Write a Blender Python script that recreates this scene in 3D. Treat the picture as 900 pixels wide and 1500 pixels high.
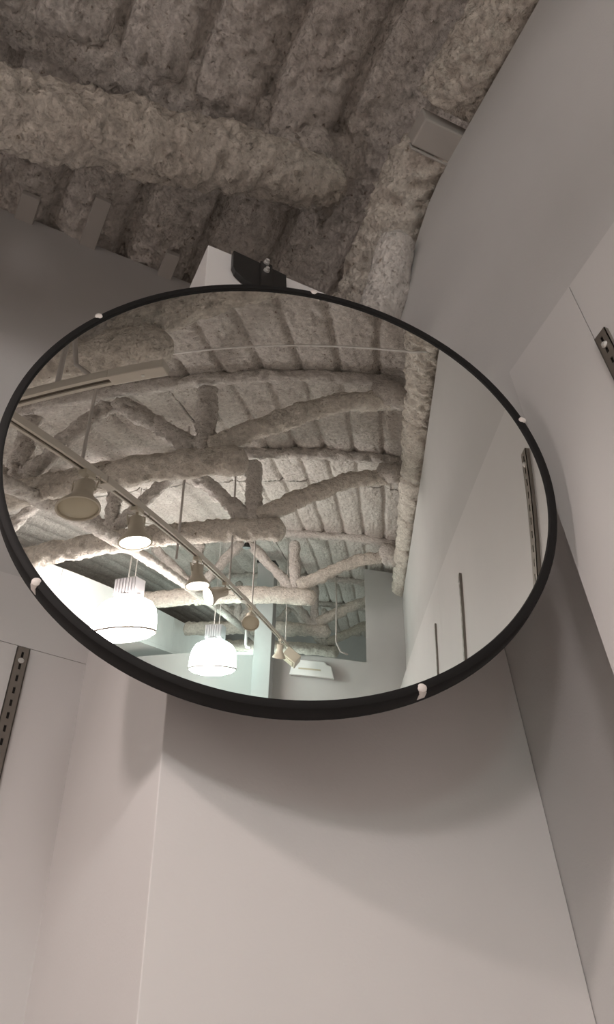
import bpy, bmesh, math, random
import numpy as np
from mathutils import Vector, Matrix

# ------------------------------------------------------------------ scene, camera, light
for o in list(bpy.data.objects):
    bpy.data.objects.remove(o)
S = bpy.context.scene
COL = S.collection
S.view_settings.view_transform = 'Standard'
S.view_settings.look = 'None'
S.view_settings.exposure = 0.20
S.view_settings.gamma = 1.0
S.view_settings.use_curve_mapping = False

CAM = Vector((0, 0, 1.5))
RW = Matrix(((0.9024909111844984, -0.4294177167038068, -0.033325362867684866),
             (-0.31039895999643774, -0.7020895333908606, 0.6408765659127615),
             (-0.2986011400890888, -0.5680411179517673, -0.7669202353919236)))   # world -> camera
cd = bpy.data.cameras.new('camera')
cam = bpy.data.objects.new('camera', cd)
COL.objects.link(cam)
cd.sensor_fit = 'VERTICAL'
cd.sensor_height = 36.0
cd.lens = 36.0 * 1500.0 / 1500.0
cd.clip_start = 0.02
cam.matrix_world = Matrix.Translation(CAM) @ RW.transposed().to_4x4()
S.camera = cam

wd = bpy.data.worlds.new('store_air')
S.world = wd
wd.use_nodes = True
bg = wd.node_tree.nodes['Background']
bg.inputs[0].default_value = (1.0, 0.92, 0.89, 1)
bg.inputs[1].default_value = 0.8


def light(kind, name, loc, energy, color=(1, 1, 1), aim=None, **kw):
    d = bpy.data.lights.new(name, kind)
    d.energy = energy
    d.color = color
    for k, v in kw.items():
        setattr(d, k, v)
    o = bpy.data.objects.new(name, d)
    COL.objects.link(o)
    o.location = loc
    if aim is not None:
        o.rotation_euler = (Vector(aim) - Vector(loc)).to_track_quat('-Z', 'Y').to_euler()
    return o


# two unseen fill lamps added for brightness, plus a near track spot
WARM = (1.0, 0.865, 0.82)
light('POINT', 'fill_beyond_partition', (-1.3, -6.6, 2.75), 40, (0.85, 1.0, 0.96), shadow_soft_size=0.22)  # added fill without a fixture, lifts the dark deck and trusses past the partition
light('POINT', 'fill_left_of_view', (-2.9, 0.0, 2.8), 26, (1.0, 0.90, 0.86), shadow_soft_size=0.22)  # added fill without a fixture, brightens deck and walls from the left
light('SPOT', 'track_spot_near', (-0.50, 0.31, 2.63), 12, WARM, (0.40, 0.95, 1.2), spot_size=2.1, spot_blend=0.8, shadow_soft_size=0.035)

# ------------------------------------------------------------------ numpy noise


def _hash(ix, iy, iz, seed):
    n = (ix.astype(np.int64) * 374761393 + iy.astype(np.int64) * 668265263 + iz.astype(np.int64) * 2147483647 + seed * 1274126177) & 0xffffffff
    n = ((n ^ (n >> 13)) * 1274126177) & 0xffffffff
    n = ((n ^ (n >> 16)) * 2246822519) & 0xffffffff
    n = n ^ (n >> 15)
    return (n & 0xffffff) / float(0xffffff)


def vnoise(P, seed=0):
    i = np.floor(P)
    f = P - i
    f = f * f * f * (f * (f * 6 - 15) + 10)
    x, y, z = i[:, 0], i[:, 1], i[:, 2]
    r = 0
    for a in (0, 1):
        wa = f[:, 0] if a else 1 - f[:, 0]
        for b in (0, 1):
            wb = f[:, 1] if b else 1 - f[:, 1]
            for c in (0, 1):
                wc = f[:, 2] if c else 1 - f[:, 2]
                r = r + wa * wb * wc * _hash(x + a, y + b, z + c, seed)
    return r * 2 - 1


def fbm(P, freq, octs=3, seed=0, gain=0.55):
    r = 0
    a = 1.0
    s = 0
    for k in range(octs):
        r = r + a * vnoise(P * freq * (2.03 ** k) + 17.3 * k, seed + k)
        s += a
        a *= gain
    return r / s


def spray(P, amp=1.0):
    """height of the sprayed fireproofing: soft lumps, billowy crumbs, pits"""
    W = P + 0.02 * np.stack([fbm(P, 12.0, 2, 61), fbm(P, 12.0, 2, 62), fbm(P, 12.0, 2, 63)], 1)
    lump = fbm(W, 8.0, 2, 3) * 0.013
    crumb = (1 - np.abs(fbm(W, 19.0, 2, 11)) * 2.4) * 0.012
    grain = (1 - np.abs(fbm(W, 48.0, 2, 15)) * 2.4) * 0.010
    pit = -np.clip(fbm(W, 30.0, 2, 41) - 0.40, 0, 1) * 0.05
    return (lump + crumb + grain + pit) * amp


# ------------------------------------------------------------------ materials
def new_mat(name):
    m = bpy.data.materials.new(name)
    m.use_nodes = True
    nt = m.node_tree
    return m, nt, nt.nodes['Principled BSDF']


def simple(name, col, rough=0.5, metal=0.0, var=0.04, bump=0.0, bscale=200, spec=0.5):
    m, nt, b = new_mat(name)
    tc = nt.nodes.new('ShaderNodeTexCoord')
    n = nt.nodes.new('ShaderNodeTexNoise')
    n.inputs['Scale'].default_value = 6
    n.inputs['Detail'].default_value = 4
    nt.links.new(tc.outputs['Object'], n.inputs['Vector'])
    r = nt.nodes.new('ShaderNodeValToRGB')
    r.color_ramp.elements[0].position = 0.3
    r.color_ramp.elements[1].position = 0.7
    r.color_ramp.elements[0].color = tuple(c * (1 - var) for c in col) + (1,)
    r.color_ramp.elements[1].color = tuple(min(1, c * (1 + var)) for c in col) + (1,)
    nt.links.new(n.outputs['Fac'], r.inputs['Fac'])
    nt.links.new(r.outputs['Color'], b.inputs['Base Color'])
    b.inputs['Roughness'].default_value = rough
    b.inputs['Metallic'].default_value = metal
    b.inputs['Specular IOR Level'].default_value = spec
    if bump:
        n2 = nt.nodes.new('ShaderNodeTexNoise')
        n2.inputs['Scale'].default_value = bscale
        n2.inputs['Detail'].default_value = 3
        nt.links.new(tc.outputs['Object'], n2.inputs['Vector'])
        bp = nt.nodes.new('ShaderNodeBump')
        bp.inputs['Strength'].default_value = bump
        bp.inputs['Distance'].default_value = 0.002
        nt.links.new(n2.outputs['Fac'], bp.inputs['Height'])
        nt.links.new(bp.outputs['Normal'], b.inputs['Normal'])
    return m


def fireproof_mat(name, c0, c1, cdark):
    m, nt, b = new_mat(name)
    g = nt.nodes.new('ShaderNodeNewGeometry')
    N = nt.nodes.new
    big = N('ShaderNodeTexNoise'); big.inputs['Scale'].default_value = 3.0; big.inputs['Detail'].default_value = 3
    mid = N('ShaderNodeTexNoise'); mid.inputs['Scale'].default_value = 38; mid.inputs['Detail'].default_value = 6; mid.inputs['Roughness'].default_value = 0.65
    pit = N('ShaderNodeTexNoise'); pit.inputs['Scale'].default_value = 55; pit.inputs['Detail'].default_value = 3
    for t in (big, mid, pit):
        nt.links.new(g.outputs['Position'], t.inputs['Vector'])
    r1 = N('ShaderNodeValToRGB')
    r1.color_ramp.elements[0].position = 0.35; r1.color_ramp.elements[0].color = (*c0, 1)
    r1.color_ramp.elements[1].position = 0.65; r1.color_ramp.elements[1].color = (*c1, 1)
    nt.links.new(big.outputs['Fac'], r1.inputs['Fac'])
    r2 = N('ShaderNodeValToRGB')
    r2.color_ramp.elements[0].position = 0.26; r2.color_ramp.elements[0].color = (*cdark, 1)
    r2.color_ramp.elements[1].position = 0.36; r2.color_ramp.elements[1].color = (1, 1, 1, 1)
    nt.links.new(pit.outputs['Fac'], r2.inputs['Fac'])
    r3 = N('ShaderNodeValToRGB')
    r3.color_ramp.elements[0].position = 0.3; r3.color_ramp.elements[0].color = (0.70, 0.69, 0.68, 1)
    r3.color_ramp.elements[1].position = 0.7; r3.color_ramp.elements[1].color = (1.12, 1.12, 1.12, 1)
    nt.links.new(mid.outputs['Fac'], r3.inputs['Fac'])
    mx = N('ShaderNodeMix'); mx.data_type = 'RGBA'; mx.blend_type = 'MULTIPLY'; mx.inputs[0].default_value = 1
    nt.links.new(r1.outputs['Color'], mx.inputs[6]); nt.links.new(r2.outputs['Color'], mx.inputs[7])
    my = N('ShaderNodeMix'); my.data_type = 'RGBA'; my.blend_type = 'MULTIPLY'; my.inputs[0].default_value = 1
    nt.links.new(mx.outputs[2], my.inputs[6]); nt.links.new(r3.outputs['Color'], my.inputs[7])
    nt.links.new(my.outputs[2], b.inputs['Base Color'])
    bp = N('ShaderNodeBump'); bp.inputs['Strength'].default_value = 0.9; bp.inputs['Distance'].default_value = 0.02
    nt.links.new(mid.outputs['Fac'], bp.inputs['Height'])
    vo = N('ShaderNodeTexVoronoi'); vo.feature = 'SMOOTH_F1'; vo.inputs['Scale'].default_value = 95; vo.inputs['Randomness'].default_value = 1
    wob = N('ShaderNodeVectorMath'); wob.operation = 'MULTIPLY_ADD'
    nt.links.new(mid.outputs['Color'], wob.inputs[0]); wob.inputs[1].default_value = (0.02, 0.02, 0.02); nt.links.new(g.outputs['Position'], wob.inputs[2])
    nt.links.new(wob.outputs[0], vo.inputs['Vector'])
    bp2 = N('ShaderNodeBump'); bp2.inputs['Strength'].default_value = 0.6; bp2.inputs['Distance'].default_value = 0.010; bp2.invert = True
    nt.links.new(vo.outputs['Distance'], bp2.inputs['Height']); nt.links.new(bp.outputs['Normal'], bp2.inputs['Normal'])
    nt.links.new(bp2.outputs['Normal'], b.inputs['Normal'])
    b.inputs['Roughness'].default_value = 0.95
    b.inputs['Specular IOR Level'].default_value = 0.1
    return m


def emit(name, col, strength):
    m, nt, b = new_mat(name)
    b.inputs['Base Color'].default_value = (*col, 1)
    b.inputs['Emission Color'].default_value = (*col, 1)
    b.inputs['Emission Strength'].default_value = strength
    return m


M_SPRAY = fireproof_mat('sprayed_fireproofing', (0.74, 0.685, 0.64), (0.83, 0.78, 0.735), (0.45, 0.40, 0.36))
M_SPRAY2 = fireproof_mat('sprayed_fireproofing_beam', (0.80, 0.73, 0.655), (0.86, 0.80, 0.725), (0.5, 0.45, 0.4))
M_BARE = simple('bare_primed_steel', (0.50, 0.47, 0.44), 0.6, 0.0, 0.06, 0.2, 60)
M_WALL = simple('painted_drywall', (0.60, 0.585, 0.575), 0.75, 0, 0.015, 0.12, 260, 0.3)
M_PANEL = simple('white_wall_panel', (0.67, 0.65, 0.64), 0.55, 0, 0.012, 0.05, 300, 0.35)
M_COLUMN = simple('white_column_paint', (0.80, 0.77, 0.76), 0.6, 0, 0.012, 0.08, 300, 0.3)
M_FLOOR = simple('store_floor', (0.68, 0.61, 0.56), 0.5, 0, 0.05)
M_RUBBER = simple('black_rubber', (0.008, 0.007, 0.007), 0.65, 0, 0.1, spec=0.25)
M_BLACK = simple('black_steel', (0.02, 0.02, 0.02), 0.4, 0.2, 0.1)
M_SHELL = simple('mirror_back_board', (0.12, 0.10, 0.09), 0.8)
M_CHROME = simple('zinc_screw', (0.72, 0.71, 0.69), 0.3, 0.4)
M_CLIP = simple('white_plastic_clip', (0.80, 0.74, 0.70), 0.35)
M_STD = simple('brushed_nickel', (0.33, 0.30, 0.27), 0.38, 0.85, 0.08)
M_SLOT = simple('slot_shade_dark', (0.02, 0.017, 0.015), 0.9)
M_TRACK = simple('beige_track', (0.62, 0.57, 0.50), 0.45)
M_TRACKSLOT = simple('track_conductor_slot', (0.10, 0.08, 0.06), 0.5)
M_HEAD = simple('beige_lamp_head', (0.60, 0.54, 0.44), 0.35)
M_LENS_OFF = simple('unlit_lens', (0.58, 0.52, 0.40), 0.25)
M_LENS = emit('lit_lens', (1.0, 0.93, 0.84), 9.0)
M_DOME = emit('lit_acrylic_dome', (1.0, 0.92, 0.90), 42)
M_DOME2 = emit('lit_acrylic_dome_cool', (0.80, 1.0, 0.95), 18)
M_BALLAST = simple('white_ballast_box', (0.30, 0.29, 0.30), 0.4)
M_WHITE = simple('white_enamel', (0.80, 0.80, 0.79), 0.4)
M_GREY = simple('grey_column_paint', (0.36, 0.36, 0.355), 0.6)
M_WIRE = simple('white_wire', (0.86, 0.84, 0.81), 0.4)
M_CONDUIT = simple('painted_conduit', (0.52, 0.48, 0.45), 0.5)
M_FARWALL = simple('partition_paint', (0.50, 0.49, 0.48), 0.7, 0, 0.02)

mm, nt, b = new_mat('mirror_silver')
b.inputs['Base Color'].default_value = (0.79, 0.80, 0.775, 1)
b.inputs['Metallic'].default_value = 1.0
b.inputs['Roughness'].default_value = 0.0
M_MIRROR = mm


# ------------------------------------------------------------------ object helpers
def link(name, me, mat, parent=None, smooth=False):
    o = bpy.data.objects.new(name, me)
    COL.objects.link(o)
    if mat is not None:
        me.materials.append(mat)
    if parent is not None:
        o.parent = parent
        o.matrix_parent_inverse = parent.matrix_world.inverted()
    if smooth:
        me.polygons.foreach_set('use_smooth', [True] * len(me.polygons))
    me.update()
    return o


def mesh(name, verts, faces, mat, parent=None, smooth=False):
    me = bpy.data.meshes.new(name)
    me.from_pydata([tuple(map(float, v)) for v in verts], [], faces)
    return link(name, me, mat, parent, smooth)


def tag(o, label=None, cat=None, group=None, kind=None):
    if label: o['label'] = label
    if cat: o['category'] = cat
    if group: o['group'] = group
    if kind: o['kind'] = kind
    return o


def empty(name, loc=(0, 0, 0)):
    o = bpy.data.objects.new(name, None)
    COL.objects.link(o)
    o.location = loc
    o.matrix_world = Matrix.Translation(loc)
    return o


class MB:
    def __init__(self):
        self.bm = bmesh.new()

    def box(self, a, b, mat=None):
        a = Vector(a); b = Vector(b)
        m = Matrix.Translation((a + b) / 2) @ Matrix.Diagonal((*[abs(b[i] - a[i]) for i in range(3)], 1))
        if mat is not None: m = mat @ m
        bmesh.ops.create_cube(self.bm, size=1, matrix=m)
        return self

    def cyl(self, p, q, r, r2=None, n=16, caps=True):
        p = Vector(p); q = Vector(q)
        d = q - p
        m = Matrix.Translation((p + q) / 2) @ d.to_track_quat('Z', 'Y').to_matrix().to_4x4()
        bmesh.ops.create_cone(self.bm, cap_ends=caps, segments=n, radius1=r, radius2=r if r2 is None else r2, depth=d.length, matrix=m)
        return self

    def prism(self, pts, axis, t0, t1):
        """polygon given in the two other axes, extruded along axis"""
        def P(u, v, t):
            l = [u, v]; l.insert(axis, t); return Vector(l)
        A = [self.bm.verts.new(P(u, v, t0)) for u, v in pts]
        B = [self.bm.verts.new(P(u, v, t1)) for u, v in pts]
        self.bm.faces.new(A); self.bm.faces.new(B[::-1])
        n = len(pts)
        for i in range(n):
            self.bm.faces.new((A[i], B[i], B[(i + 1) % n], A[(i + 1) % n]))
        return self

    def lathe(self, prof, n=32, mat=None):
        rings = []
        for r, z in prof:
            if r < 1e-6:
                rings.append([self.bm.verts.new((0, 0, z))])
            else:
                rings.append([self.bm.verts.new((r * math.cos(2 * math.pi * k / n), r * math.sin(2 * math.pi * k / n), z)) for k in range(n)])
        vs = [v for g in rings for v in g]
        for A, B in zip(rings[:-1], rings[1:]):
            for k in range(n):
                a0, a1 = A[k % len(A)], A[(k + 1) % len(A)]
                b0, b1 = B[k % len(B)], B[(k + 1) % len(B)]
                f = []
                for v in (a0, a1, b1, b0):
                    if v not in f: f.append(v)
                if len(f) > 2: self.bm.faces.new(f)
        if mat is not None:
            bmesh.ops.transform(self.bm, matrix=mat, verts=vs)
        return self

    def tube(self, pts, r, n=8):
        pts = [Vector(p) for p in pts]
        prev = None; up = Vector((0.3, 0.5, 0.81))
        for i, p in enumerate(pts):
            d = (pts[min(i + 1, len(pts) - 1)] - pts[max(i - 1, 0)]).normalized()
            a = d.cross(up).normalized(); c = d.cross(a)
            ring = [self.bm.verts.new(p + (a * math.cos(t) + c * math.sin(t)) * r) for t in [2 * math.pi * k / n for k in range(n)]]
            if prev:
                for k in range(n):
                    self.bm.faces.new((prev[k], prev[(k + 1) % n], ring[(k + 1) % n], ring[k]))
            else:
                self.bm.faces.new(ring[::-1])
            prev = ring
        self.bm.faces.new(prev)
        return self

    def build(self, name, mat, parent=None, bevel=0, smooth=False, angle=None):
        bmesh.ops.recalc_face_normals(self.bm, faces=self.bm.faces)
        if bevel:
            bmesh.ops.bevel(self.bm, geom=list(self.bm.edges), offset=bevel, segments=2, affect='EDGES', profile=0.5)
        me = bpy.data.meshes.new(name)
        self.bm.to_mesh(me); self.bm.free()
        o = link(name, me, mat, parent, smooth)
        if angle and smooth:
            for p in me.polygons: p.use_smooth = True
            me.set_sharp_from_angle(angle=math.radians(angle))
        return o


# ------------------------------------------------------------------ the setting
XW, XP = 0.7523, 0.6792        # upper right wall / right panel planes
YW, YP = 1.345, 1.320          # upper left wall / left panel planes
ZP, ZS = 2.8246, 2.6644        # top of the panels, top of the standards
DECK = 4.20

fl = MB().box((-6.5, -10, -0.1), (3.0, 2.0, 0)).build('floor', M_FLOOR); tag(fl, kind='structure')

wr = MB().prism([(1.345, 0), (1.345, 3.60), (0.95, 3.58), (0.84, 3.715), (0.74, 3.80), (0.66, 3.832), (-9.0, 3.832), (-9.0, 0)], 0, XW, XW + 0.10).build('wall_right', M_WALL)
tag(wr, kind='structure')
wl = MB().box((-3.2, YW, 0), (0.85, YW + 0.1, 4.17)).build('wall_left', M_WALL); tag(wl, kind='structure')
# wall panels laid over both walls, joints left open
g = 0.0015
ys = [0.605, 0.447, -0.7722, -1.9914, -3.2106, -4.6]
for a, c in zip(ys[:-1], ys[1:]):
    o = MB().box((XP, c + 0.0006, 0.0), (XW - 0.0005, a - (0.0006 if a < 0.6 else 0), ZP)).build('wall_panel', M_PANEL, wr)
xs = [0.2588, -0.9612, -2.18, -3.2]
for a, c in zip(xs[:-1], xs[1:]):
    MB().box((c + .0006, YP, 0), (a, YW - 0.0005, ZS + 0.006)).build('wall_panel', M_PANEL, wl)
    MB().box((c + .0006, YP, ZS + 0.0072), (a, YW - 0.0005, ZP)).build('wall_panel', M_PANEL, wl)

cb = MB().box((0.2588, 0.845, 0), (XW - 0.001, YW - 0.001, 3.358)).build('trim_1', M_COLUMN, bevel=0.0012)
tag(cb, kind='structure', label='white boxed-in corner column below the ceiling that carries the mirror')

# far partition
pf = MB().prism([(-2.99, 0), (-2.99, 3.02), (0.325, 3.02), (0.325, 4.13), (0.751, 4.13), (0.751, ZP + .002), (XP - 0.001, ZP + .002), (XP - 0.001, 0)], 1, -4.72, -4.602).build('wall_far', M_FARWALL)
tag(pf, kind='structure')
o = MB().box((-1.25, -4.60, 2.985), (-0.45, -4.56, 3.02)).build('trim_2', M_WHITE); tag(o, kind='structure')
wb = MB().box((-6.3, -9.2, 0), (0.8, -9.1, 4.3)).build('wall_back', M_FARWALL); tag(wb, kind='structure')
ws = MB().box((-6.4, -9.2, 0), (-6.3, 1.45, 4.3)).build('wall_side', M_FARWALL); tag(ws, kind='structure')

# white bulkhead running along the left of the aisle, made of joined boards
bk = empty('trim_3', (-2.05, -4, 3.1)); tag(bk, kind='structure', label='long white drywall bulkhead hanging under the deck behind the pendants')
yj = [-1.4, -2.50, -5.03, -7.3, -9.1]
for a, c in zip(yj[:-1], yj[1:]):
    MB().box((-2.08, c + 0.004, 3.14), (-2.05, a - 0.004, 3.53)).build('bulkhead_board', M_WHITE, bk)
MB().box((-3.0, -9.1, 3.10), (-2.05, -1.4, 3.139)).build('bulkhead_soffit', M_WHITE, bk)
ws2 = MB().box((-3.05, -9.1, 0), (-3.0, -1.4, 3.139)).build('wall_aisle', M_FARWALL); tag(ws2, kind='structure')

# ------------------------------------------------------------------ sprayed metal deck
def rng(a, b, s):
    return list(np.arange(a, b, s))


xs_ = np.array(rng(-6.3, -3.2, 0.10) + rng(-3.2, -0.6, 0.026) + rng(-0.6, 0.9, 0.0075) + rng(0.9, 1.6, 0.05))
ys_ = np.array(rng(-9.1, -5, 0.05) + rng(-5, -2.4, 0.026) + rng(-2.4, 0.15, 0.014) + rng(0.15, 1.5, 0.0065))
X, Y = np.meshgrid(xs_, ys_)
x = X.ravel(); y = Y.ravel()
Pn = np.stack([x, y, np.zeros_like(x)], 1)
warp = fbm(Pn, 3.0, 2, 71) * 0.010
ph = ((x + warp - 0.165) / 0.2)
tri = ph - np.floor(ph)                                     # flute phase
low = 1 / (1 + np.exp(-(tri - 0.04) * 70)) * (1 / (1 + np.exp((tri - 0.92) * 45)))   # lower ribs of the deck
low = np.maximum(low, 1 / (1 + np.exp(-(tri - 1.04) * 70)))
nearz = 1 / (1 + np.exp(-(y - 0.15) * 30))
h = DECK + (0.030 + 0.014 * nearz) * (1 - low) - (0.011 + 0.015 * nearz) * np.sin(np.pi * np.clip((tri - .04) / .86, 0, 1)) ** .8 * low
h = h - spray(Pn, 1.0) * np.where(y > 0.15, 0.9, 0.55)
band = np.exp(-((y - 0.80 + fbm(Pn, 5.0, 2, 81) * 0.03) / 0.075) ** 2) / (1 + np.exp((x - 0.52) * 25))
h = h - band * (0.075 - 0.05 * (1 - low)) * (1 + 0.5 * fbm(Pn, 14.0, 2, 83))
nx, ny = len(xs_), len(ys_)
idx = np.arange(nx * ny).reshape(ny, nx)
F = np.stack([idx[:-1, :-1], idx[1:, :-1], idx[1:, 1:], idx[:-1, 1:]], -1).reshape(-1, 4)
me = bpy.data.meshes.new('ceiling')
V = np.stack([x, y, h], 1)
me.vertices.add(len(V)); me.vertices.foreach_set('co', V.ravel())
me.loops.add(F.size); me.loops.foreach_set('vertex_index', F.ravel())
me.polygons.add(len(F)); me.polygons.foreach_set('loop_start', np.arange(0, F.size, 4)); me.polygons.foreach_set('loop_total', np.full(len(F), 4))
me.update(calc_edges=True)
ce = link('ceiling', me, M_SPRAY, None, True)
tag(ce, kind='structure')
rf = MB().box((-6.4, -9.2, 4.36), (1.7, 1.6, 4.42)).build('ceiling_slab', M_FARWALL); tag(rf, kind='structure')
for nm, a, c in (('wall_above_right', (1.6, -9.2, 3.0), (1.65, 1.6, 4.36)), ('wall_above_left', (-6.4, 1.55, 3.0), (1.65, 1.6, 4.36))):
    tag(MB().box(a, c).build(nm, M_SPRAY), kind='structure')


def sprayed(name, pts, r, parent=None, mat=None, step=0.016, n=26, amp=1.0, flat=1.0, seed=0, rvar=0.05, cap=0.8):
    """swept, lumpy sprayed member through pts (centre line); r radius or list of radii"""
    pts = np.array(pts, float)
    rs = np.array(r if hasattr(r, '__len__') else [r] * len(pts), float)
    seg = np.linalg.norm(np.diff(pts, axis=0), axis=1)
    L = np.concatenate([[0], np.cumsum(seg)])
    m = max(4, int(L[-1] / step))
    t = np.linspace(0, L[-1], m)
    C = np.stack([np.interp(t, L, pts[:, k]) for k in range(3)], 1)
    # soften the corners
    k = max(1, int(0.05 / step))
    if len(pts) > 2:
        Cp = np.pad(C, ((k, k), (0, 0)), 'edge')
        C2 = np.stack([np.convolve(Cp[:, j], np.ones(2 * k + 1) / (2 * k + 1), 'valid') for j in range(3)], 1)
        C2[0] = C[0]; C2[-1] = C[-1]; C = C2
    R = np.interp(t, L, rs)
    d = np.gradient(C, axis=0); d /= np.linalg.norm(d, axis=1)[:, None]
    up = np.array([0.13, 0.21, 0.97]) if abs(d[:, 2]).max() < 0.9 else np.array([0.7, 0.7, 0.1])
    A = np.cross(d, up); A /= np.linalg.norm(A, axis=1)[:, None]
    B = np.cross(d, A)
    th = np.linspace(0, 2 * np.pi, n, endpoint=False)
    # rounded end caps
    endfade = np.sqrt(np.clip(1 - (1 - np.clip(np.minimum(t, L[-1] - t) / (cap * R), 0, 1)) ** 2, 0.02, 1))
    Rr = R * endfade
    ct = np.cos(th); st = np.sin(th)
    V = C[:, None, :] + (A[:, None, :] * ct[None, :, None] + B[:, None, :] * st[None, :, None] * flat) * Rr[:, None, None]
    nrm = A[:, None, :] * ct[None, :, None] + B[:, None, :] * st[None, :, None]
    V = V.reshape(-1, 3); nrm = nrm.reshape(-1, 3)
    off = seed * 3.7
    disp = spray(V + off, amp) + fbm(V + off, 4.0, 2, 5) * np.repeat(R, n) * rvar
    V = V + nrm * disp[:, None]
    idx = np.arange(m * n).reshape(m, n)
    a = idx[:-1]; b2 = idx[1:]
    F = np.stack([a, np.roll(a, -1, 1), np.roll(b2, -1, 1), b2], -1).reshape(-1, 4).tolist()
    F.append(list(idx[0])[::-1]); F.append(list(idx[-1]))
    return mesh(name, V, F, mat or M_SPRAY, parent, True)


# ------------------------------------------------------------------ open-web roof trusses, all sprayed
def truss(y, label, x_end=-3.4, seatx=0.68, big=1.0, fine=1.0, left=-3.3, seed=0):
    r = empty('roof_truss', (seatx, y, 4.0))
    tag(r, label, 'truss', 'sprayed open-web trusses under the deck')
    st = 0.011 if fine > 1.5 else (0.018 if fine > 0.8 else 0.035)
    n = 40 if fine > 1.5 else (26 if fine > 0.8 else 14)
    kw = dict(parent=r, step=st, n=n)
    sprayed('top_chord', [(seatx, y, 4.16 if y < .5 else 4.20), (left, y, 4.16 if y < .5 else 4.20)], 0.040 * big if y < .5 else 0.07, seed=seed, **kw)
    sprayed('bottom_chord', [(-0.12 if y < .5 else -0.30, y, 3.44), (left, y, 3.43)], 0.078 * big, mat=M_SPRAY2, seed=seed + 1, **kw)
    sprayed('end_diagonal', [(seatx if y < .5 else 0.60, y, 4.02), (0.30 if y < .5 else 0.40, y, 3.90 if y < .5 else 3.93), (-0.32, y, 3.53)], [(0.062 if y < .5 else 0.045) * big, (0.054 if y < .5 else 0.062) * big, (0.055 if y < .5 else 0.062) * big], mat=M_SPRAY2, seed=seed + 2, **kw)
    x0 = -0.33
    j = 0
    while x0 > left + 0.3:
        sprayed('web', [(x0, y, 3.47), (x0 - 0.01, y, 4.08)], 0.044 * big, seed=seed + 3 + j, **kw)
        sprayed('web', [(x0 - 0.02, y, 3.50), (x0 - 0.50, y, 4.05)], 0.047 * big, seed=seed + 4 + j, **kw)
        if x0 - 1.0 > left - 0.2:
            sprayed('web', [(x0 - 0.54, y, 4.05), (x0 - 0.98, y, 3.50)], 0.042 * big, seed=seed + 5 + j, **kw)
        x0 -= 0.99
        j += 3
    return r


T = [truss(0.86, 'thick sprayed truss member crossing overhead above the white column, nearest to the corner', left=-1.2, fine=2, seed=1, big=1.08)]
T.append(truss(0.08, 'sprayed truss reflected at the very top of the mirror beside the short track', left=-1.6, seed=2))
T.append(truss(-0.85, 'sprayed truss reflected across the middle of the mirror above the unlit lamp head', left=-2.6, seed=3))
T.append(truss(-1.85, 'sprayed truss reflected just behind the lit lamp heads, second in the middle of the mirror', left=-2.3, seed=4))
T.append(truss(-3.65, 'sprayed truss reflected in the lower half of the mirror in front of the grey column', left=-2.02, fine=0.5, seed=5))
T.append(truss(-5.3, 'small sprayed truss reflected beyond the low partition wall', left=-2.02, fine=0.5, seed=6))
T.append(truss(-6.7, 'farthest and smallest sprayed truss reflected above the partition wall', left=-2.02, fine=0.5, seed=7))

# bridging member parallel to the right wall at the truss nodes
o = sprayed('roof_bridging', [(-1.17, 0.2, 3.37), (-1.17, -8.5, 3.37)], 0.036, step=0.025, n=16, amp=0.5)
tag(o, 'thin sprayed bridging pipe running under the trusses behind the lamp track', 'pipe')

# sprayed edge beam on top of the right wall
eb = empty('edge_beam', (0.75, -3, 3.95)); tag(eb, 'lumpy sprayed edge beam lying along the top of the right wall', 'beam')
cuts = [0.56, -0.20, -0.95, -1.70, -2.4, -3.1, -3.9, -4.7, -6.5, -8.6]
for i, (a, c) in enumerate(zip(cuts[:-1], cuts[1:])):
    near = i < 2
    sprayed('beam_wrap', [(0.725, a - 0.002, 3.925), (0.725, c + 0.002, 3.925)], 0.070, eb, M_SPRAY2, step=0.010 if near else 0.022, n=48 if near else 24, seed=20 + i, rvar=0.16, cap=0.1)
sprayed('beam_wrap', [(0.725, 0.62, 3.915), (0.735, 0.80, 3.88), (0.765, 1.08, 3.83), (0.78, 1.30, 3.80)], [0.070, 0.08, 0.09, 0.09], eb, M_SPRAY2, step=0.010, n=48, seed=31, rvar=0.2, cap=0.3)
sprayed('beam_wrap', [(0.70, 0.80, 3.74), (0.715, 0.93, 3.60), (0.72, 1.12, 3.50)], [0.04, 0.05, 0.055], eb, M_SPRAY, step=0.010, n=30, seed=33, amp=0.25)
o = MB().box((0.655, 0.572, 3.83), (0.80, 0.64, 3.90)).box((0.655, 0.642, 3.823), (0.80, 0.648, 3.86)).build('beam_clip', M_BARE, eb, bevel=0.004)
o['label'] = 'smooth bare steel clip gripping the beam'
# lumps of overspray where the truss seats on the beam
for i, (p, q, rr) in enumerate([((0.36, 0.85, 3.92), (0.46, 0.88, 3.96), 0.062), ((0.42, 0.86, 4.02), (0.55, 0.84, 4.10), 0.055), ((0.50, 0.90, 3.98), (0.60, 0.93, 4.06), 0.035)]):
    sprayed('overspray_lump', [p, q], rr, T[0], M_SPRAY, step=0.010, n=40, seed=50 + i, rvar=0.3)
for y, t in ((-0.85, T[2]), (-1.85, T[3]), (-3.65, T[4])):
    sprayed('overspray_lump', [(0.50, y, 4.03), (0.70, y + .03, 3.99)], 0.10, t, M_SPRAY, step=0.016, n=26, seed=int(-y * 10), rvar=0.3)

# bare deck straps left unsprayed beside the left wall
for i, (xa, xb, lb) in enumerate([(0.045, 0.090, 'bare steel strap on the deck above the left wall, middle of three'), (0.272, 0.312, 'bare steel strap on the deck beside the top of the white column'), (-0.135, -0.085, 'bare steel strap on the deck at the left edge of the photo')]):
    o = MB().box((xa, 1.20 if i == 0 else 1.27, 4.142), (xb, YW + .15, 4.165)).build('deck_strap', M_BARE, bevel=0.002)
    tag(o, lb, 'strap', 'bare straps on the deck')

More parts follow.
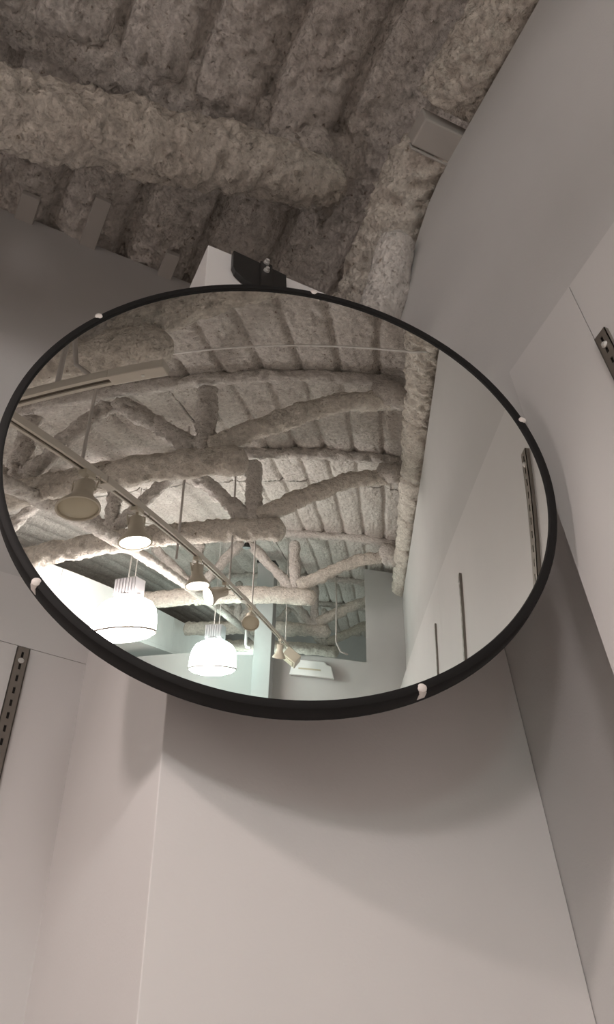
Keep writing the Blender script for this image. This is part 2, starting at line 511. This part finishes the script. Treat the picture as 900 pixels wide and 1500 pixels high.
# ------------------------------------------------------------------ slotted standards
def standard(axis, u, z_top, z_bot, name='slotted_standard', slots=True):
    """axis 0: on the right wall panels (x = XP), u = y;  axis 1: on the left panels (y = YP), u = x"""
    w, dep, sl = 0.0215, 0.007, 0.0249
    r = empty(name, (XP, u, z_bot) if axis == 0 else (u, YP, z_bot))
    fr = MB(); bk = MB()

    def bx(mb, u0, u1, d0, d1, z0, z1):
        if axis == 0: mb.box((XP - d1, u + u0, z0), (XP - d0, u + u1, z1))
        else: mb.box((u + u0, YP - d1, z0), (u + u1, YP - d0, z1))
    bx(fr, -w / 2, -w / 2 + 0.0012, 0, dep, z_bot, z_top)
    bx(fr, w / 2 - 0.0012, w / 2, 0, dep, z_bot, z_top)
    bx(fr, -w / 2, -0.0020, dep - 0.0012, dep, z_bot, z_top)
    bx(fr, 0.0020, w / 2, dep - 0.0012, dep, z_bot, z_top)
    z = z_top
    zz = z_top - 0.010
    while zz > z_bot:
        bx(fr, -0.0021, 0.0021, dep - 0.0012, dep, zz, z)
        z = zz - 0.0125
        zz -= sl
    ch = fr.build('channel', M_STD, r)
    bx(bk, -w / 2 + 0.0013, w / 2 - 0.0013, 0.001, 0.004, z_bot, z_top - 0.003)
    bk.build('slot_shade_strip', M_SLOT, r)  # near-black strip stands in for the shade inside the slots
    for zc in (z_top - 0.0285, z_top - 0.55, z_top - 1.2):
        s = MB()
        p = Vector((XP - dep, u, zc)) if axis == 0 else Vector((u, YP - dep, zc))
        q = p + (Vector((-0.003, 0, 0)) if axis == 0 else Vector((0, -0.003, 0)))
        s.cyl(p, q, 0.0052, 0.003, 14)
        s.build('screw', M_CHROME, ch, smooth=False)
    return r


tag(standard(1, 0.152, ZS, 0.4), 'slotted nickel shelf standard screwed to the left wall panel at the left edge', 'standard', 'slotted wall standards')
tag(standard(0, 0.4325, ZS, 0.4), 'slotted nickel shelf standard on the right wall panel at the right edge, nearest', 'standard', 'slotted wall standards')
tag(standard(0, -0.246, ZS, 0.4), 'second slotted shelf standard seen only in the mirror, short dark line on the wall', 'standard', 'slotted wall standards')
tag(standard(0, -0.923, ZS, 0.4), 'farthest faint slotted shelf standard reflected low in the mirror', 'standard', 'slotted wall standards')

# ------------------------------------------------------------------ the convex mirror
MC = Vector((0.32684, 0.67190, 2.48999))
MN = Vector((-0.27997, -0.94520, -0.16796)).normalized()
E1 = Vector((0, 0, 1)).cross(MN).normalized()
E2 = MN.cross(E1)
MM = Matrix.Translation(MC) @ Matrix((E1, E2, MN)).transposed().to_4x4()
RM, SAG, A4 = 0.33, 0.0262, -0.002
mr = empty('convex_mirror', MC)
tag(mr, 'large round convex security mirror with a black rim hung in front of the white column', 'mirror')
prof = []
for k in range(81):
    rho = (1 - k / 80)
    prof.append((RM * rho * 1.003, SAG * (1 - rho * rho) + A4 * (rho ** 2 - rho ** 4)))
prof[-1] = (0, SAG)
MB().lathe(prof, 224, MM).build('mirror_face', M_MIRROR, mr, smooth=True)
# rubber edge: lip in front, band behind
MB().lathe([(0.3285, 0.0005), (0.3295, 0.0030), (0.334, 0.0040), (0.3385, 0.002), (0.3400, -0.002), (0.3402, -0.010), (0.3400, -0.019), (0.334, -0.021), (0.32, -0.021), (0.32, -0.004), (0.3285, 0.0005)], 160, MM).build('rubber_rim', M_RUBBER, mr, smooth=True, angle=40)
MB().lathe([(0, -0.017), (0.325, -0.017), (0.325, -0.020), (0.10, -0.024), (0, -0.024)], 96, MM).build('back_board', M_SHELL, mr, smooth=True, angle=30)
for a in (138.1, 83.4, 20.4, -64.5, -140.8):
    t = math.radians(a)
    mloc = MM @ Matrix.Rotation(t, 4, 'Z') @ Matrix.Translation((0.3362, 0, 0.000))
    c = MB()
    c.lathe([(0, 0.0055), (0.003, 0.005), (0.0050, 0.0035), (0.0056, 0.0), (0.0056, -0.006), (0, -0.006)], 20, mloc)
    c.box((-0.001, -0.0045, -0.012), (0.0045, 0.0045, -0.002), mloc)
    c.build('edge_clip', M_CLIP, mr, smooth=True, angle=35)
# ball-joint arm behind the mirror
bp0 = MM @ Vector((0, 0.05, -0.024))
MB().lathe([(0, -0.024), (0.05, -0.024), (0.045, -0.034), (0.02, -0.040), (0, -0.040)], 32, MM @ Matrix.Translation((0, 0.05, 0))).build('socket_plate', M_BLACK, mr, smooth=True, angle=30)
MB().tube([bp0, bp0 + Vector((0.01, 0.05, 0.02)), (0.372, 0.80, 2.90), (0.374, 0.816, 3.14), (0.374, 0.8175, 3.215)], 0.010, 12).build('support_arm', M_BLACK, mr, smooth=True)

br = empty('mirror_bracket', (0.36, 0.845, 3.3))
tag(br, 'black rounded steel bracket bolted to the top front of the white column', 'bracket')
pts = [(0.307, 3.352), (0.307, 3.290), (0.313, 3.270), (0.327, 3.255), (0.345, 3.246), (0.369, 3.240), (0.419, 3.240), (0.419, 3.340)]
bpl = MB().prism([(px, pz) for px, pz in pts], 1, 0.832, 0.8445).build('bracket_plate', M_BLACK, br, bevel=0.0015)
MB().box((0.362, 0.828, 3.225), (0.388, 0.832, 3.349)).build('bracket_rib', M_BLACK, br, bevel=0.002)
for z in (3.345, 3.312):
    p = Vector((0.374, 0.828, z))
    MB().cyl(p, p + Vector((0, -0.004, 0)), 0.006, 0.006, 18).cyl(p + Vector((0, -0.004, 0)), p + Vector((0, -0.009, 0)), 0.0042, 0.0042, 6).build('bolt', M_CHROME, bpl)

# ------------------------------------------------------------------ lighting tracks and lamp heads
def track(name, p0, p1, axis, label):
    r = empty(name, p0)
    tag(r, label, 'track')
    p0 = Vector(p0); p1 = Vector(p1)
    w = 0.018 if axis == 0 else 0.0145
    lo = Vector((min(p0.x, p1.x), min(p0.y, p1.y), p0.z)); hi = Vector((max(p0.x, p1.x), max(p0.y, p1.y), p0.z))
    o = 1 - axis
    def v(t, s, z):
        l = [0, 0, z]; l[axis] = t; l[o] = lo[o] + s; return l
    m = MB()
    m.box(v(lo[axis], -w, p0.z + 0.024), v(hi[axis], w, p0.z + 0.028))
    m.box(v(lo[axis], -w, p0.z), v(hi[axis], -0.4 * w, p0.z + 0.025))
    m.box(v(lo[axis], 0.4 * w, p0.z), v(hi[axis], w, p0.z + 0.025))
    m.build('track_rail', M_TRACK, r)
    MB().box(v(lo[axis] + .002, -0.38 * w, p0.z + 0.006), v(hi[axis] - .002, 0.38 * w, p0.z + 0.02)).build('conductor_slot', M_TRACKSLOT, r)
    return r


t1 = track('lighting_track', (-1.4, 0.325, 3.0), (-0.14, 0.325, 3.0), 0, 'short beige lighting track reflected at upper left of the mirror')
MB().box((-0.14, 0.306, 2.997), (-0.005, 0.344, 3.030)).build('feed_box', M_TRACK, t1, bevel=0.003)
MB().cyl((-0.06, 0.325, 2.9955), (-0.06, 0.325, 2.994), 0.004).build('screw', M_CHROME, t1)
t2 = track('lighting_track', (-0.45, 0.7, 3.0), (-0.45, -4.5, 3.0), 1, 'long beige lighting track running diagonally through the reflection with lamp heads')
MB().box((-0.468, -0.29, 2.996), (-0.432, -0.22, 3.030)).build('joiner', M_TRACK, t2, bevel=0.002)
MB().box((-0.468, -2.25, 2.996), (-0.432, -2.14, 3.030)).build('joiner', M_TRACK, t2, bevel=0.002)


def rod(x, y, z0, z1, label, r=0.006, parentname='hanger_rod'):
    o = MB().cyl((x, y, z0), (x, y, z1), r, r, 10).build(parentname, M_CONDUIT, smooth=True, angle=40)
    tag(o, label, 'rod', 'track hanger rods')
    return o


rod(-0.45, -0.08, 3.028, 4.12, 'thin hanger rod from the long track, nearest the short track')
rod(-0.45, -1.80, 3.028, 4.12, 'thin hanger rod hanging left of the grey column in the reflection')
rod(-0.45, -2.42, 3.028, 4.18, 'thin hanger rod just left of the grey column top')
rod(-0.62, -1.34, 3.05, 4.12, 'thicker conduit drop above the second lit lamp head', 0.007, 'conduit_drop')
rod(-0.45, -3.9, 3.028, 4.14, 'short hanger rod above the far end of the long track')


def lamp_head(y, aim, label, lit=True, x=-0.45, scale=1.0, energy=0, rot=0):
    p = Vector((x, y, 3.0))
    r = empty('track_lamp_head', p)
    tag(r, label, 'spotlight', 'beige lamp heads on the long track')
    MB().box((x - 0.014, y - 0.03, 2.980), (x + 0.014, y + 0.03, 3.0)).cyl((x, y, 2.985), (x, y, 2.955), 0.006).build('track_adapter', M_HEAD, r, bevel=0.0015)
    piv = Vector((x, y, 2.945))
    d = Vector(aim).normalized()
    q = d.to_track_quat('Z', 'Y').to_matrix().to_4x4()
    m = Matrix.Translation(piv) @ q @ Matrix.Scale(scale, 4)
    sh = MB().lathe([(0.0, -0.010), (0.024, -0.010), (0.029, -0.004), (0.029, 0.045), (0.034, 0.060), (0.046, 0.082), (0.058, 0.098), (0.0615, 0.108), (0.0615, 0.114), (0.056, 0.114), (0.055, 0.106), (0.030, 0.070), (0, 0.068)], 36, m).build('lamp_shade', M_HEAD, r, smooth=True, angle=40)
    MB().lathe([(0.056, 0.106), (0.045, 0.113), (0.025, 0.118), (0, 0.120)], 32, m).build('lens', M_LENS if lit else M_LENS_OFF, sh, smooth=True)
    # yoke
    a = m @ Vector((0.033, 0, 0.03)); c = m @ Vector((-0.033, 0, 0.03)); a2 = m @ Vector((0.036, 0, -0.02)); c2 = m @ Vector((-0.036, 0, -0.02))
    MB().tube([a, a2, Vector((x, y, 2.962)), c2, c], 0.0035, 8).build('yoke', M_HEAD, r, smooth=True)
    wv = [piv + Vector((0.02, 0.0, 0.01)), piv + Vector((0.055, 0.01, 0.015)), piv + Vector((0.06, 0.0, -0.03)), m @ Vector((0.03, 0, 0.005))]
    MB().tube(wv, 0.002, 6).build('flex_cord', M_HEAD, r, smooth=True)
    if lit and energy:
        e = m @ Vector((0, 0, 0.13))
        light('SPOT', 'spot_beam', e, energy, WARM, e + d, spot_size=1.35, spot_blend=0.9, shadow_soft_size=0.05)
    return r


lamp_head(-0.12, (0.10, 0.30, -1), 'unlit beige lamp head, leftmost on the long track in the reflection', lit=False, scale=1.08)
lamp_head(-0.49, (0.12, 0.10, -1), 'lit beige lamp head above the big glowing pendant, second from the left', energy=45)
lamp_head(-1.20, (0.15, 0.12, -1), 'lit beige lamp head in the middle of the reflected track, third from the left', energy=45)
lamp_head(-1.72, (-0.72, 0.62, -0.42), 'lamp head turned edge-on to the left, lens a thin bright sliver', energy=6)
lamp_head(-2.40, (0.2, 0.75, -0.65), 'beige lamp head seen from its closed side in front of the grey column', lit=False)
lamp_head(-3.62, (-0.1, -0.25, -1), 'small lit lamp head near the far end of the track', energy=30)
fb = empty('track_box', (-0.42, -4.0, 3.0)); tag(fb, 'small square beige flood fixture at the end of the track', 'spotlight')
mrot = Matrix.Translation((-0.40, -4.0, 2.90)) @ Matrix.Rotation(math.radians(35), 4, 'Y') @ Matrix.Rotation(math.radians(20), 4, 'X')
MB().box((-0.075, -0.065, -0.05), (0.075, 0.065, 0.05), mrot).build('housing', M_HEAD, fb, bevel=0.004)
MB().box((-0.05, -0.04, -0.056), (0.05, 0.04, -0.050), mrot).build('lens', M_LENS_OFF, fb)
MB().cyl((-0.45, -4.0, 3.0), (-0.42, -4.0, 2.93), 0.007).build('stem', M_HEAD, fb)

# ------------------------------------------------------------------ pendants
def pendant(x, y, zb, label, mat, rad, power, col, cordz=4.15):
    r = empty('pendant_light', (x, y, zb))
    tag(r, label, 'pendant light', 'glowing acrylic pendant lights')
    h_ = rad * 1.18
    c = Matrix.Translation((x, y, zb))
    dm = MB().lathe([(rad * 0.30, h_), (rad * 0.55, h_ * 0.97), (rad * 0.78, h_ * 0.86), (rad * 0.92, h_ * 0.68), (rad * 0.985, h_ * 0.42), (rad, h_ * 0.12), (rad, 0.012)], 48, c).build('acrylic_dome', mat, r, smooth=True)
    MB().lathe([(rad * 0.99, 0.004), (rad * 0.85, -0.022), (rad * 0.5, -0.045), (0, -0.055)], 48, c).build('bottom_lens', mat, r, smooth=True)
    MB().lathe([(rad * 0.985, 0.014), (rad * 1.03, 0.014), (rad * 1.03, 0.001), (rad * 0.985, 0.001), (rad * 0.985, 0.014)], 48, c).build('ring', M_CONDUIT, dm, smooth=True, angle=30)
    MB().lathe([(0, h_ + 0.02), (rad * 0.42, h_ + 0.02), (rad * 0.42, h_ - 0.004), (rad * 0.28, h_ - 0.004)], 32, c).build('collar', M_BALLAST, r, smooth=True, angle=30)
    bw = rad * 0.36
    z0 = h_ + 0.02
    b_ = MB().box((-bw, -bw, z0), (bw, bw, z0 + 0.13), c)
    for k in range(7):
        s = -bw + (k + 0.5) * 2 * bw / 7
        b_.box((s - 0.006, -bw - 0.008, z0 + 0.01), (s + 0.006, bw + 0.008, z0 + 0.12), c)
    b_.build('ballast_housing', M_BALLAST, r)
    MB().cyl((x - 0.02, y, zb + z0 + 0.13), (x - 0.02, y, cordz), 0.005).build('hanger', M_WIRE, r)
    MB().tube([(x + 0.03, y, zb + z0 + 0.13), (x + 0.035, y + 0.01, zb + z0 + 0.4), (x + 0.02, y, cordz)], 0.004, 6).build('power_cord', M_WIRE, r)
    return r


pendant(-1.345, -2.3, 2.84, 'big glowing white pendant light reflected at lower left of the mirror', M_DOME, 0.225, 60, (1, 1, 1))
pendant(-1.13, -3.8, 2.74, 'glowing cool white pendant light near the bottom edge of the mirror', M_DOME2, 0.225, 60, (0.8, 1, 0.97))

# ------------------------------------------------------------------ remaining reflected things
gc = empty('square_pillar', (-0.8, -4.35, 0)); tag(gc, 'grey square pillar standing before the far partition wall', 'pillar')
MB().box((-0.86, -4.50, 0), (-0.67, -4.31, 4.02)).build('pillar_shaft', M_GREY, gc, bevel=0.006)
MB().box((-0.87, -4.51, 4.02), (-0.66, -4.30, 4.05)).build('pillar_cap', M_BLACK, gc)
o = MB().tube([(-0.34, -0.30, 3.83), (0.17, -0.30, 3.835), (0.66, -0.30, 3.83), (0.72, -0.30, 3.85)], 0.006, 8).build('white_cable', M_WIRE, smooth=True)
tag(o, 'thin white cable stretched across the top of the reflection', 'cable')
o = MB().tube([(-0.30, 0.30, 3.40), (-0.302, 0.30, 3.20), (-0.30, 0.30, 3.03)], 0.007, 8).build('conduit_drop', M_CONDUIT, smooth=True)
tag(o, 'dark conduit dropping to the short track, upper left of the mirror', 'conduit')
o = MB().tube([(-0.27, 0.31, 3.55), (-0.28, 0.31, 3.30), (-0.25, 0.312, 3.12), (-0.20, 0.315, 3.05), (-0.16, 0.32, 3.03)], 0.006, 8).build('looped_cable', M_CONDUIT, smooth=True)
tag(o, 'curved dark cable looping down to the end of the short track', 'cable')
au = empty('wall_unit', (-0.27, -4.6, 2.8)); tag(au, 'low white casing mounted high on the far partition wall', 'wall unit')
MB().prism([(-0.50, 2.80), (-0.46, 2.955), (-0.12, 2.955), (-0.10, 2.93), (-0.05, 2.92), (-0.02, 2.80)], 1, -4.60, -4.50).build('casing', M_WHITE, au, bevel=0.008)
MB().box((-0.40, -4.503, 2.86), (-0.16, -4.492, 2.875)).build('light_strip', M_LENS_OFF, au)
sp = empty('sprinkler_head', (-0.56, -2.6, 3.6)); tag(sp, 'small dark sprinkler head under the sprayed truss chord', 'sprinkler')
MB().cyl((-0.56, -2.6, 3.62), (-0.56, -2.6, 4.15), 0.012).build('drop_pipe', M_CONDUIT, sp)
MB().cyl((-0.56, -2.6, 3.585), (-0.56, -2.6, 3.62), 0.03, 0.018).cyl((-0.56, -2.6, 3.575), (-0.56, -2.6, 3.58), 0.035).build('deflector', M_BLACK, sp)

o = MB().tube([(0.00, -4.5, 4.1), (0.005, -4.5, 3.6), (0.0, -4.5, 3.18), (0.05, -4.5, 3.08), (0.13, -4.5, 3.06)], 0.010, 8).build('hanging_cable', M_CONDUIT, smooth=True)
tag(o, 'thin cable dropping from the deck and bending right above the partition wall', 'cable')
o = MB().tube([(-0.935, -4.25, 3.20), (-0.93, -4.25, 3.05), (-0.92, -4.25, 3.02), (-0.875, -4.25, 3.015)], 0.016, 8).build('bent_conduit', M_WHITE, smooth=True)
tag(o, 'short bent white pipe beside the grey pillar in the reflection', 'pipe')
